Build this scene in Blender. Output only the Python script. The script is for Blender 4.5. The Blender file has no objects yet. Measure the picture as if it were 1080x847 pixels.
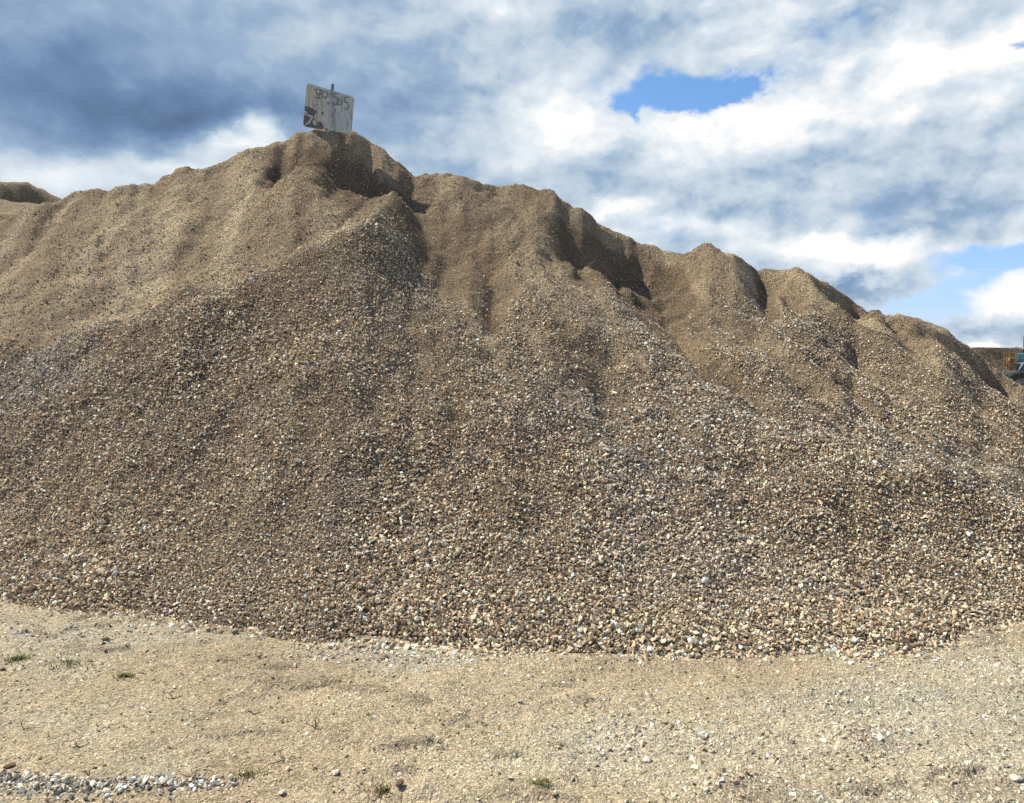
import bpy, bmesh, math, random
import numpy as np
from mathutils import Vector, Matrix, Euler
R = math.radians
rng = np.random.default_rng(7)
random.seed(7)

# ------------------------------------------------------------------ camera
CAM_H = 1.6
F = 850.0
TILT = math.atan(38.5 / F)
sc = bpy.context.scene
col = sc.collection
cd = bpy.data.cameras.new("camera"); cam = bpy.data.objects.new("camera", cd); col.objects.link(cam)
cam.location = (0, 0, CAM_H)
cam.rotation_euler = (math.pi / 2 - TILT, 0, 0)
cd.sensor_width = 36; cd.lens = F / 1080 * 36; cd.clip_end = 3000; cd.clip_start = 0.05
sc.camera = cam

def ray(px, py):
    """photo pixel -> lateral and vertical slope per metre of depth"""
    u = (px - 540) / F; v = (423.5 - py) / F
    dy = math.cos(TILT) + v * math.sin(TILT)
    dz = -math.sin(TILT) + v * math.cos(TILT)
    return u / dy, dz / dy

def on_ground(px, py):
    a, e = ray(px, py)
    Y = CAM_H / -e
    return a * Y, Y

# ------------------------------------------------------------------ light
SUN_AZ_VEC = (-0.90, 0.40)       # the sun stands left and somewhat behind the heap
SUN_EL = R(52)
sc.view_settings.view_transform = 'Standard'
sc.view_settings.look = 'None'
sc.view_settings.gamma = 1
sc.view_settings.exposure = 0.5
sc.cycles.max_bounces = 4; sc.cycles.diffuse_bounces = 2; sc.cycles.glossy_bounces = 1
n_ = math.hypot(*SUN_AZ_VEC)
sv = Vector((SUN_AZ_VEC[0] / n_ * math.cos(SUN_EL), SUN_AZ_VEC[1] / n_ * math.cos(SUN_EL), math.sin(SUN_EL)))
sd = bpy.data.lights.new("sun", 'SUN'); sun = bpy.data.objects.new("sun", sd); col.objects.link(sun)
sd.energy = 5.0; sd.angle = R(0.5); sd.color = (1.0, 0.945, 0.79)
sun.rotation_euler = sv.to_track_quat('Z', 'Y').to_euler()
sun.location = (-20, 12, 30)

# ------------------------------------------------------------------ node helper
class NT:
    def __init__(s, tree): s.t = tree; s.n = tree.nodes; s.l = tree.links
    def new(s, typ, **kw):
        nd = s.n.new(typ)
        for k, v in kw.items(): setattr(nd, k, v)
        return nd
    def put(s, sock, v):
        if v is None: return
        if isinstance(v, bpy.types.NodeSocket): s.l.new(v, sock)
        else:
            if isinstance(v, (tuple, list)) and len(v) == 3 and len(sock.default_value) == 4: v = (*v, 1)
            sock.default_value = v
    def m(s, op, a, b=None, c=None, clamp=False):
        nd = s.new('ShaderNodeMath', operation=op, use_clamp=clamp)
        s.put(nd.inputs[0], a); s.put(nd.inputs[1], b)
        if c is not None: s.put(nd.inputs[2], c)
        return nd.outputs[0]
    def vm(s, op, a, b=None, out=0):
        nd = s.new('ShaderNodeVectorMath', operation=op)
        s.put(nd.inputs[0], a)
        if op == 'SCALE': s.put(nd.inputs[3], b)
        else: s.put(nd.inputs[1], b)
        return nd.outputs[out]
    def noise(s, vec, scale, detail=4, rough=.5, typ='3D', dist=0, out=0):
        nd = s.new('ShaderNodeTexNoise', noise_dimensions=typ)
        s.put(nd.inputs['Vector'], vec); nd.inputs['Scale'].default_value = scale
        nd.inputs['Detail'].default_value = detail; nd.inputs['Roughness'].default_value = rough
        nd.inputs['Distortion'].default_value = dist
        return nd.outputs[out]
    def mix(s, f, a, b, mode='MIX'):
        nd = s.new('ShaderNodeMix', data_type='RGBA', blend_type=mode)
        s.put(nd.inputs[0], f); s.put(nd.inputs[6], a); s.put(nd.inputs[7], b)
        return nd.outputs[2]
    def ramp(s, f, stops, interp='LINEAR'):
        nd = s.new('ShaderNodeValToRGB'); cr = nd.color_ramp; cr.interpolation = interp
        while len(cr.elements) > 1: cr.elements.remove(cr.elements[-1])
        cr.elements[0].position = stops[0][0]; cr.elements[0].color = (*stops[0][1], 1)
        for p, c in stops[1:]:
            e = cr.elements.new(p); e.color = (*c, 1)
        s.put(nd.inputs[0], f); return nd.outputs[0]
    def rng(s, v, a, b, c=0., d=1., smooth=False):
        nd = s.new('ShaderNodeMapRange', interpolation_type='SMOOTHSTEP' if smooth else 'LINEAR')
        s.put(nd.inputs[0], v)
        for i, x in enumerate((a, b, c, d)): nd.inputs[i + 1].default_value = x
        return nd.outputs[0]

def lin(r, g, b):
    f = lambda c: c / 12.92 if c <= .04045 else ((c + .055) / 1.055) ** 2.4
    return (f(r / 255), f(g / 255), f(b / 255))

# ------------------------------------------------------------------ sky with clouds
world = bpy.data.worlds.new("World"); sc.world = world; world.use_nodes = True
W = NT(world.node_tree); W.n.clear()
sky = W.new('ShaderNodeTexSky', sky_type='NISHITA'); sky.sun_disc = False
sky.sun_elevation = SUN_EL; sky.sun_rotation = math.atan2(sv.x, sv.y); sky.air_density = 1.1; sky.dust_density = .3; sky.ozone_density = 2.5
geo = W.new('ShaderNodeTexCoord').outputs['Generated']
dirn = W.vm('NORMALIZE', geo)
sep = W.new('ShaderNodeSeparateXYZ'); W.put(sep.inputs[0], dirn)
az = W.m('ARCTAN2', sep.outputs[0], sep.outputs[1])
el = W.m('ARCSINE', sep.outputs[2])
cmb = W.new('ShaderNodeCombineXYZ'); W.put(cmb.inputs[0], az); W.put(cmb.inputs[1], el)
P = cmb.outputs[0]
def skyp(px, py):
    a, e = ray(px, py)
    return math.atan(a), math.atan(e / math.sqrt(1 + a * a))
# billows: stretched a little along the horizon
st = W.vm('MULTIPLY', P, (1., 1.5, 1.))
wrp = W.vm('SUBTRACT', W.noise(st, 6., 6, .62, out=1), (.5, .5, .5))
Pw = W.vm('ADD', P, W.vm('MULTIPLY', wrp, (.15, .10, 0.)))
Sw = W.vm('ADD', st, W.vm('SCALE', wrp, .05))
nf = W.noise(Sw, 6.5, 9, .56)
nb = nf
emb = W.m('SUBTRACT', nf, W.noise(W.vm('ADD', Sw, (.014, -.022, 0)), 6.5, 9, .56))      # a step away from the sun: lit and shaded sides of the heads
nl = W.noise(st, 2.2, 3, .5)
def blobs(lst, start, P_=None):
    acc = start
    for (px, py, rx, ry, w) in lst:
        c = skyp(px, py)
        nd = W.new('ShaderNodeVectorMath', operation='MULTIPLY_ADD'); W.put(nd.inputs[0], P_ or Pw)
        nd.inputs[1].default_value = (F / rx, F / ry, 0); nd.inputs[2].default_value = (-c[0] * F / rx, -c[1] * F / ry, 0); d = nd.outputs[0]
        g = W.m('POWER', math.exp(-1), W.vm('DOT_PRODUCT', d, d, out=1))
        acc = W.m('MULTIPLY_ADD', g, w, acc)
    return acc
SHADE = [(60, 95, 230, 45, -.22), (190, 120, 110, 30, -.24), (150, 60, 420, 150, -.24), (50, 182, 100, 20, .34),
         (270, 130, 26, 14, .75), (245, 152, 44, 12, .60), (200, 172, 60, 10, .30), (320, 100, 60, 40, -.12), (440, 130, 60, 70, -.08), (540, 150, 60, 50, .16),
         (600, 110, 70, 36, .30), (760, 130, 110, 28, .34), (950, 110, 70, 40, .22), (985, 50, 90, 30, .26), (880, 60, 90, 26, .12), (620, 25, 110, 26, -.12),
         (900, 165, 90, 18, -.12), (660, 190, 90, 18, -.18), (850, 225, 110, 18, -.10), (1010, 190, 80, 36, -.14), (1000, 240, 70, 24, -.14),
         (640, 215, 28, 10, .40), (700, 240, 60, 12, .34), (925, 272, 44, 16, .55), (860, 258, 60, 10, .30), (885, 302, 60, 9, -.40),
         (1055, 305, 50, 18, .60), (1030, 342, 80, 10, -.30), (1040, 364, 70, 4, .60), (530, 8, 40, 12, .40)]
sh = blobs(SHADE, .69)
sh = W.m('ADD', sh, W.m('MULTIPLY', W.m('SUBTRACT', nf, .5), .62))
sh = W.m('ADD', sh, W.m('MULTIPLY', W.m('SUBTRACT', nl, .5), .18))
sh = W.m('MULTIPLY_ADD', emb, W.rng(az, -.35, .25, .35, 1.5), sh)
sh = W.m('MULTIPLY_ADD', W.rng(el, .50, .85, 0., 1., True), -.45, sh)
sh = W.m('MULTIPLY_ADD', W.rng(W.m('ABSOLUTE', az), .9, 1.6, 0., 1., True), -.25, sh)
ccol = W.ramp(sh, [(0., lin(92, 117, 150)), (.22, lin(114, 142, 178)), (.45, lin(154, 179, 206)), (.60, lin(189, 206, 222)), (.78, lin(217, 228, 237)), (1.0, lin(254, 254, 254))])
HOLES = [(718, 86, 56, 17, 2.3), (780, 90, 34, 10, 1.6), (700, 100, 36, 8, .5), (655, 104, 14, 9, .8), (665, 122, 8, 12, .7), (965, 322, 52, 11, 2.0), (1058, 278, 46, 12, 1.9), (1078, 38, 14, 8, 1.1), (1015, 302, 40, 8, .8)]
ho = blobs(HOLES, 0.)
ho = W.m('ADD', ho, W.m('MULTIPLY', W.m('SUBTRACT', nb, .5), -2.2))
# well to the right, overhead and behind the camera the clouds break up more
behind = W.rng(W.m('ABSOLUTE', az), .95, 1.8, 0., 1., True)
high = W.rng(el, .62, 1.1, 0., .8, True)
brk = W.m('MAXIMUM', behind, high)
ho = W.m('ADD', ho, W.m('MULTIPLY', W.m('MULTIPLY_ADD', nl, 1.2, .15), brk))
gap = W.m('MULTIPLY', W.rng(ho, .15, 1.0, 0., 1., True), W.rng(ho, .2, .5, .7, 1.))
bs = W.new('ShaderNodeBackground'); bc = W.new('ShaderNodeBackground')
skyc = W.vm('MULTIPLY', sky.outputs[0], W.mix(W.rng(el, .05, .35), (.80, .90, 1.30), (.74, .99, 1.14)))
W.put(bs.inputs[0], skyc); bs.inputs[1].default_value = .10
far_ = W.m('MAXIMUM', W.rng(el, .5, .85, 0., 1., True), W.rng(W.m('ABSOLUTE', az), .9, 1.5, 0., 1., True))
ccol = W.mix(W.m('MULTIPLY', far_, .75), ccol, (.36, .37, .38))
W.put(bc.inputs[0], ccol); bc.inputs[1].default_value = .72
world.cycles.sampling_method = 'NONE'
ms = W.new('ShaderNodeMixShader'); W.put(ms.inputs[0], gap); W.l.new(bc.outputs[0], ms.inputs[1]); W.l.new(bs.outputs[0], ms.inputs[2])
wo = W.new('ShaderNodeOutputWorld'); W.l.new(ms.outputs[0], wo.inputs[0])

# ------------------------------------------------------------------ helpers
def tag(o, label=None, cat=None, group=None, kind=None):
    for k, v in (('label', label), ('category', cat), ('group', group), ('kind', kind)):
        if v: o[k] = v
    return o
def empty(name, loc=(0, 0, 0), rz=0.):
    o = bpy.data.objects.new(name, None); col.objects.link(o); o.location = loc; o.rotation_euler = (0, 0, rz); o.empty_display_size = .1
    return o
def link(name, me, mat=None, parent=None, loc=None):
    o = bpy.data.objects.new(name, me); col.objects.link(o)
    if mat: me.materials.append(mat)
    if parent: o.parent = parent
    if loc is not None: o.location = loc
    return o
def bm_obj(name, bm, mat=None, parent=None, loc=None, smooth=False):
    me = bpy.data.meshes.new(name); bmesh.ops.recalc_face_normals(bm, faces=bm.faces[:]); bm.to_mesh(me); bm.free()
    if smooth: me.shade_smooth()
    return link(name, me, mat, parent, loc)
def box(bm, c, s, rot=None, bevel=0.):
    g = bmesh.ops.create_cube(bm, size=1.)
    M = Matrix.Translation(c) @ (rot.to_matrix().to_4x4() if rot else Matrix()) @ Matrix.Diagonal((*s, 1))
    bmesh.ops.transform(bm, matrix=M, verts=g['verts'])
    if bevel:
        es = list({e for v in g['verts'] for e in v.link_edges})
        bmesh.ops.bevel(bm, geom=es, offset=bevel, segments=2, affect='EDGES', profile=.5)
def bar(bm, p, q, r, n=8, r2=None):
    p, q = Vector(p), Vector(q); d = q - p
    g = bmesh.ops.create_cone(bm, cap_ends=True, segments=n, radius1=r, radius2=r if r2 is None else r2, depth=d.length)
    bmesh.ops.transform(bm, matrix=Matrix.Translation((p + q) / 2) @ d.to_track_quat('Z', 'Y').to_matrix().to_4x4(), verts=g['verts'])

# value noise
def _hash(ix, iy, seed):
    h = (ix.astype(np.int64) * 374761393 + iy.astype(np.int64) * 668265263 + seed * 1442695041) & 0xffffffff
    h = ((h ^ (h >> 13)) * 1274126177) & 0xffffffff
    return ((h ^ (h >> 16)) & 0xffff) / 65535.0
def vn(x, y, seed=0):
    ix = np.floor(x); iy = np.floor(y); fx = x - ix; fy = y - iy
    fx = fx * fx * fx * (fx * (fx * 6 - 15) + 10); fy = fy * fy * fy * (fy * (fy * 6 - 15) + 10)
    a = _hash(ix, iy, seed); b = _hash(ix + 1, iy, seed); c = _hash(ix, iy + 1, seed); d = _hash(ix + 1, iy + 1, seed)
    return (a + (b - a) * fx) * (1 - fy) + (c + (d - c) * fx) * fy - .5
def fbm(x, y, oct=4, seed=0, gain=.5):
    s = 0; a = 1.
    for i in range(oct):
        s = s + a * vn(x * 2 ** i + i * 17.3, y * 2 ** i - i * 9.1, seed + i); a *= gain
    return s
def ss(a, b, x):
    t = np.clip((x - a) / (b - a), 0, 1); return t * t * (3 - 2 * t)
def gau(x, c, w): return np.exp(-((x - c) / w) ** 2)

# ------------------------------------------------------------------ shape of the heap (plan curves measured from the place)
SKY_LINE = [(-420, 300), (-200, 262), (0, 229), (40, 216), (66, 209), (100, 197), (130, 194), (160, 193), (178, 184), (200, 178), (240, 169), (262, 163), (300, 149), (322, 140), (345, 138), (368, 139), (380, 146), (405, 163), (420, 170), (431, 184), (445, 186), (470, 187),
            (500, 190), (520, 195), (550, 197), (575, 203), (590, 211), (606, 214), (622, 219), (636, 229), (650, 237), (672, 250), (690, 258), (706, 264), (722, 268), (734, 262), (748, 262), (775, 270), (788, 279), (800, 288), (808, 284), (840, 284), (857, 290), (866, 298), (880, 305),
            (905, 324), (915, 321), (930, 323), (945, 335), (960, 337), (985, 342), (1000, 350), (1012, 361), (1035, 380), (1060, 395), (1080, 409), (1150, 445), (1350, 500), (1500, 520)]
BASE = [(-420, 590), (-200, 610), (0, 633), (60, 640), (130, 648), (200, 657), (280, 668), (350, 678), (420, 684), (520, 688), (600, 692), (700, 691), (800, 691), (950, 692), (985, 684), (1030, 672), (1080, 660), (1200, 625), (1350, 575), (1500, 545)]
CREST_Y = [(-420, 10.5), (0, 10.8), (200, 11.0), (345, 11.4), (450, 11.2), (620, 10.6), (860, 9.9), (1080, 9.2), (1350, 8.9), (1500, 8.9)]
sa = np.array([ray(*p)[0] for p in SKY_LINE]); se = np.array([ray(*p)[1] for p in SKY_LINE])
ba = np.array([ray(*p)[0] for p in BASE]); bY = np.array([CAM_H / -ray(*p)[1] for p in BASE])
ca = np.array([(p[0] - 540) / F for p in CREST_Y]); cY = np.array([p[1] for p in CREST_Y])
A = lambda px: (px - 540) / F
# lobes tipped one beside the other along the crest: each bulges towards the viewer and breaks off on its right
LOBES = [(-60, 60, .25), (20, 120, .3), (150, 100, .35), (262, 95, .30), (335, 100, .75), (455, 90, .60), (592, 70, .60), (745, 62, .42), (838, 50, .55), (925, 40, .45), (988, 36, .35)]
def bulge(ap):
    px = ap * F + 540
    out = np.zeros_like(px); tame = 1 - .35 * ss(640, 760, px)
    for c, w, amp in LOBES:
        d = px - c
        g = np.where(d < 0, np.exp(-(d / (w * .8)) ** 2), np.exp(-(d / (w * .62)) ** 2))
        out = np.maximum(out, amp * g * .8)
    return out * tame
DENTS = [  # slumps and slides in the face, by the direction they are seen in: px, py, half length, half width, lean (degrees, + = down to the right), depth
    (352, 168, 50, 15, 14, .50), (404, 202, 44, 22, 36, .60), (306, 168, 30, 9, -30, .36),
    (488, 258, 56, 40, 58, .50), (512, 306, 28, 13, 75, .36), (690, 296, 100, 26, 41, .26),
    (560, 204, 30, 8, 10, .18), (624, 246, 36, 26, 58, .44), (672, 292, 60, 12, 42, .26), (736, 372, 52, 11, 40, .42), (706, 340, 50, 9, 44, .24), (690, 264, 50, 8, 36, .24),
    (807, 306, 30, 9, 62, .42), (834, 303, 24, 9, 55, .26), (836, 391, 44, 6, 38, .30), (790, 350, 60, 5, 42, .16), (884, 314, 36, 7, 45, .30), (760, 300, 40, 6, 46, .20), (745, 335, 50, 5, 44, .14),
    (957, 358, 32, 6, 36, .26), (1046, 396, 38, 6, 38, .34), (900, 372, 60, 5, 40, .16), (1000, 400, 60, 4, 38, .15), (930, 440, 70, 5, 38, .14), (860, 430, 40, 5, 38, .14),
    (985, 460, 60, 4, 36, .11), (820, 450, 60, 8, 40, .10), (640, 400, 44, 20, 60, .12), (580, 262, 18, 10, 80, .14),
    (130, 203, 32, 6, -6, .22), (90, 222, 16, 4, -25, .10), (45, 248, 22, 5, -32, .13), (225, 232, 30, 8, -35, .12), (262, 210, 26, 8, -40, .12), (190, 262, 34, 6, -30, .10), (290, 285, 34, 9, -18, .16), (150, 290, 50, 6, -28, .08),
    (60, 300, 50, 7, -30, .08), (270, 262, 24, 12, -30, .14), (335, 245, 26, 14, -10, .14), (390, 232, 24, 9, -20, .15)]
APRON = [(-400, 420), (0, 372), (120, 338), (230, 306), (290, 292), (350, 266), (400, 243), (425, 228), (445, 212), (470, 150), (1500, 150)]
AP = A(345)
def heap(X, Y, full=False):
    a = X / Y
    r1 = fbm(X * .9, Y * .9, 3, 11)
    aw = a + .018 * fbm(X * 1.3, Y * 1.3, 3, 5) * 1.0
    Yb = np.interp(a, ba, bY) + .11 * fbm(X * 1.7, X * .3 + 5, 5, 3, .6)
    Yc0 = np.interp(a, ca, cY)
    t0 = np.clip((Y - Yb) / (Yc0 - Yb), 0, 1.3)
    tt = np.clip(t0, 0, 1)
    ap = AP + (aw - AP) * (1 - .95 * (1 - tt) + .30 * (1 - tt) ** 2)
    up = ss(.25, .95, tt)
    Yc = Yc0 - bulge(ap) * up
    t = (Y - Yb) / (Yc - Yb)
    Zc = CAM_H + np.interp(a, sa, se) * Yc + .03 * fbm(a * 60, a * 0 + 2, 3, 8)
    # jagged crust of the crest
    Zc = Zc + .05 * np.abs(fbm(a * 30, a * 0 + 7, 3, 31))
    tc = np.clip(t, 0, 1)
    f = .90 * tc + .10 * tc ** 2
    f = f - .03 * np.exp(-((tc - .14) / .12) ** 2) * np.minimum(1, tc * 10)
    z = Zc * f
    s = Yc - Y                                  # metres in front of the crest line
    ee = (z - CAM_H) / np.maximum(Y, 1)         # direction this part of the face is seen in from the yard
    spx = a * F + 540 + 16 * fbm(X * 2.4, Y * 2.4, 4, 19, .6); spy = 385 - ee * F + 13 * fbm(X * 2.4 + 9, Y * 2.4, 4, 20, .6)
    hush = 1 - .55 * ss(600, 700, a * F + 540); spx = (a * F + 540) + (spx - a * F - 540) * hush; spy = (385 - ee * F) + (spy - 385 + ee * F) * hush
    carve = np.zeros_like(z)
    for (cx_, cy_, hl, hw, lean, dep) in DENTS:
        ca_, sa_ = math.cos(R(lean)), math.sin(R(lean))
        dx_ = spx - cx_; dy_ = spy - cy_
        l_ = (dx_ * ca_ + dy_ * sa_) / (hl * 1.15); w_ = (-dx_ * sa_ + dy_ * ca_) / (hw * 1.15)
        q_ = l_ * l_ + w_ * w_
        if cx_ < 300: dep = dep * .6
        if cx_ > 560: dep = dep * (1. if cx_ < 760 else .7); w_ = w_ / 1.15; q_ = l_ * l_ + w_ * w_
        carve = carve + dep * np.exp(-q_ ** 1.4)
    carve = carve * ss(-.02, .12, s)
    z = z - carve
    # the coarse gravel runs down in front of the summit slide as a thicker apron
    dl = (spy - np.interp(a * F + 540, [p[0] for p in APRON], [p[1] for p in APRON]))
    heap.dl = dl
    z = z + .22 * ss(-3, 14, dl) * (1 - ss(10, 110, dl)) * (1 - ss(395, 470, a * F + 540)) * ss(40, 240, a * F + 540)
    # fall-line rills and slumps, fanning out from the summit
    q = (ap - AP) * F / 26.
    rill = vn(q * 1.0, tc * 2.5, 41) * .5 + vn(q * 2.3, tc * 4, 42) * .3 + vn(q * 5, tc * 7, 43) * .12
    amp = .22 * ss(.35, .75, tc) * (1 - ss(.97, 1.0, tc)) * (.35 + .65 * ss(420, 640, a * F + 540)) + .03
    z = z + rill * amp * np.minimum(1, tc * 6)
    # low terraces where a crust slid: a few broken steps across the upper left
    z = z + .16 * fbm(X * .55, Y * .8, 3, 51) * np.minimum(1, tc * 4) * (1 - ss(.9, 1, tc))
    z = z + (.07 * fbm(X * 2.6, Y * 2.6, 3, 61)) * np.minimum(1, tc * 5)
    z = z + (.018 * fbm(X * 9, Y * 9, 2, 71))
    # behind the crest
    back = np.maximum(Y - Yc, 0)
    zb = Zc - .10 * np.minimum(back, .5) - .62 * np.maximum(back - .5, 0) + .05 * fbm(X * 2, Y * 2, 3, 66)
    z = np.where(t > 1, np.minimum(zb, Zc - .02 * back / (.2 + back)), z)
    z = np.where(t < 0, (Y - Yb) * .5, z)
    z = np.maximum(z, -.25)
    if full: return z, t, s, a, carve, ap
    return z

# let the slumps settle: nothing dips back uphill, and whatever is steeper than the loose material holds slides down
GX = np.arange(-8.3, 8.3, .035); GY = np.arange(3.6, 13.0, .035)
def settle():
    X, Y = np.meshgrid(GX, GY); Z = heap(X, Y)
    yc = np.interp(X / Y, ca, cY)
    m = np.interp(X, [-8, 0, 3, 6], [.36, .40, .22, .12])
    front = Y < yc - .15
    run = np.maximum.accumulate(np.where(front & (Z > .5), Z - m * Y, -9), axis=0) + m * Y
    Z = np.where(front, np.maximum(Z, run), Z)
    lim = (1.2 + .6 * fbm(X * 1.1, Y * 1.1, 3, 211)) 
    for it in range(70):
        dZ = np.zeros_like(Z)
        for ax, sgn, dd in ((0, 1, 1.), (0, -1, 1.), (1, 1, 1.), (1, -1, 1.)):
            e = np.maximum(Z - np.roll(Z, sgn, ax) - lim * .035 * dd, 0) * .22
            if ax == 0: e[0 if sgn == 1 else -1, :] = 0
            else: e[:, 0 if sgn == 1 else -1] = 0
            dZ -= e; dZ += np.roll(e, -sgn, ax)
        Z += dZ
    k = ss(.1, .8, Z)
    # broken damp crust under the lip: plates with sharp downhill edges
    near = (1 - ss(.5, 1.5, yc - Y + .5 * fbm(X * .8, Y * .8, 2, 231))) * ss(-.1, .1, fbm(X * .9, Y * .9, 2, 235) + .1)
    n_ = fbm(X * 1.9, Y * 3.2, 4, 232, .55)
    crust = near * (.05 * ss(-.02, .03, n_) + .035 * ss(.14, .175, n_) + .03 * ss(-.16, -.13, n_) - .095) * (1 - .6 * gau(X / Y, -.22, .05)) * (.45 + .55 * ss(-.2, .05, X / Y))
    return Z + k * (.028 * fbm(X * 4.5, Y * 4.5, 3, 221) + .07 * (1 - ss(.0, .45, np.abs(yc - Y - .2))) * np.clip(fbm(X * 6, Y * 6, 3, 223), -.1, .5) + .026 * fbm(X * 11, Y * 11, 1, 222) + crust)
GZ = settle()
def heap_z(X, Y, z):
    """settled height where the settled grid reaches, the raw one elsewhere"""
    fx = (X - GX[0]) / .035; fy = (Y - GY[0]) / .035
    ok = (fx >= 0) & (fx < len(GX) - 1.01) & (fy >= 0) & (fy < len(GY) - 1.01)
    ix = np.clip(fx.astype(int), 0, len(GX) - 2); iy = np.clip(fy.astype(int), 0, len(GY) - 2); u = np.clip(fx - ix, 0, 1); v = np.clip(fy - iy, 0, 1)
    g = (GZ[iy, ix] * (1 - u) + GZ[iy, ix + 1] * u) * (1 - v) + (GZ[iy + 1, ix] * (1 - u) + GZ[iy + 1, ix + 1] * u) * v
    return np.where(ok, g, z)

def ground_z(X, Y):
    z = .014 * fbm(X * .7, Y * .7, 3, 81) + .012 * fbm(X * 2.5, Y * 4, 3, 82) + .016 * np.clip(fbm(X * 5, Y * 9, 3, 83), -.12, 1) + .018 * ss(.16, .34, fbm(X * 4, Y * 9, 4, 105)) * ss(-.05, .2, fbm(X * .9, Y * 1.1, 2, 106)) + .007 * fbm(X * 19, Y * 24, 2, 84)
    def at(px, py, rx, ry, h):
        x0, y0 = on_ground(px, py)
        return h * np.exp(-((X - x0) / rx) ** 2 - ((Y - y0) / ry) ** 2)
    z = z + at(905, 779, .13, .09, .035) + at(778, 832, .16, .10, .05) + at(440, 838, .12, .07, .03) + at(40, 700, .22, .10, .02)
    # rut across the foreground
    z = z - .010 * gau(Y - .05 * X + .04 * fbm(X * 2, X * 0, 2, 85), 3.62, .10) + .006 * gau(Y - .05 * X, 3.82, .06)
    # little windrow of coarse grey stones, lower left
    x1, y1 = on_ground(90, 836)
    z = z + .022 * gau(Y, y1 + .03, .05) * (1 - ss(-1.35, -1.0, X))
    z = z * (1 - ss(8, 30, np.hypot(X, Y)))
    return z

# ------------------------------------------------------------------ materials
def mat(name, rough=.9, spec=.2):
    m = bpy.data.materials.new(name); m.use_nodes = True
    T = NT(m.node_tree); b = T.n['Principled BSDF']
    b.inputs['Roughness'].default_value = rough; b.inputs['Specular IOR Level'].default_value = spec
    return m, T, b
def flat_mat(name, c, rough=.8, spec=.3, metal=0, var=.25, vs=18):
    m, T, b = mat(name, rough, spec)
    co = T.new('ShaderNodeTexCoord').outputs['Object']
    n = T.noise(co, vs, 5, .6)
    k = T.rng(n, .3, .7, 1 - var, 1 + var)
    T.put(b.inputs['Base Color'], T.vm('SCALE', tuple(c), k)); b.inputs['Metallic'].default_value = metal
    bp = T.new('ShaderNodeBump'); bp.inputs['Strength'].default_value = .2; bp.inputs['Distance'].default_value = .004; T.put(bp.inputs['Height'], n)
    T.put(b.inputs['Normal'], bp.outputs[0])
    return m

def earth_mat(name, brown, sand, grey, pebble_scale, bump=.012, soft=1., coarse=9., coarse_d=.10):
    """loose earth with small stones in it; vertex attribute 'mix' : r = sandy, g = gravelly, b = darkened earth"""
    m, T, b = mat(name, .95, .1)
    pos = T.new('ShaderNodeNewGeometry').outputs['Position']
    at = T.new('ShaderNodeAttribute', attribute_name='mix'); sp = T.new('ShaderNodeSeparateColor'); T.put(sp.inputs[0], at.outputs['Color'])
    c = T.mix(sp.outputs[0], brown, sand)
    c = T.mix(sp.outputs[1], c, grey)
    c = T.mix(sp.outputs[2], c, tuple(x * .62 for x in brown))
    n1 = T.noise(pos, 3., 5, .6); n2 = T.noise(pos, 60., 4, .65)
    k = T.m('MULTIPLY', T.rng(n1, .3, .7, .88, 1.12), T.rng(n2, .3, .7, .72, 1.28))
    vo = T.new('ShaderNodeTexVoronoi'); T.put(vo.inputs['Vector'], pos); vo.inputs['Scale'].default_value = pebble_scale
    vs = T.new('ShaderNodeSeparateColor'); T.put(vs.inputs[0], vo.outputs['Color'])
    k = T.m('MULTIPLY', k, T.rng(T.m('POWER', vs.outputs[0], 1.6), 0, 1, .74, 1.5))
    cc = T.vm('SCALE', c, k)
    T.put(b.inputs['Base Color'], cc)
    h = T.m('MULTIPLY_ADD', T.m('SUBTRACT', 1., T.m('MULTIPLY', vo.outputs['Distance'], 1.2)), .5, T.m('MULTIPLY', n2, .6))
    h = T.m('MULTIPLY_ADD', vs.outputs[1], .5, h)
    n3 = T.noise(pos, coarse, 6, .62)
    b0 = T.new('ShaderNodeBump'); b0.inputs['Strength'].default_value = 1.; b0.inputs['Distance'].default_value = coarse_d; T.put(b0.inputs['Height'], n3)
    bp = T.new('ShaderNodeBump'); bp.inputs['Strength'].default_value = soft; bp.inputs['Distance'].default_value = bump; T.put(bp.inputs['Height'], h); T.put(bp.inputs['Normal'], b0.outputs[0])
    T.put(b.inputs['Normal'], bp.outputs[0])
    return m
M_heap = earth_mat('heap_earth', (.315, .230, .150), (.52, .41, .27), (.105, .08, .057), 75., .02)  # last tone dark: shade of the gaps between stones put into the earth
M_ground = earth_mat('ground_earth', (.37, .29, .195), (.43, .35, .24), (.42, .385, .29), 120., .010, .8, 14., .05)
M_far = earth_mat('far_earth', (.12, .088, .064), (.19, .15, .11), (.2, .17, .14), 8., .08)

def stone_mat():
    m, T, b = mat('stone', .9, .08)
    at = T.new('ShaderNodeAttribute', attribute_name='tint', attribute_type='INSTANCER')
    co = T.new('ShaderNodeTexCoord').outputs['Object']
    n = T.noise(co, 1.6, 4, .6)
    T.put(b.inputs['Base Color'], T.vm('SCALE', at.outputs['Color'], T.rng(n, .3, .7, .8, 1.2)))
    return m
M_stone = stone_mat()

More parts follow.
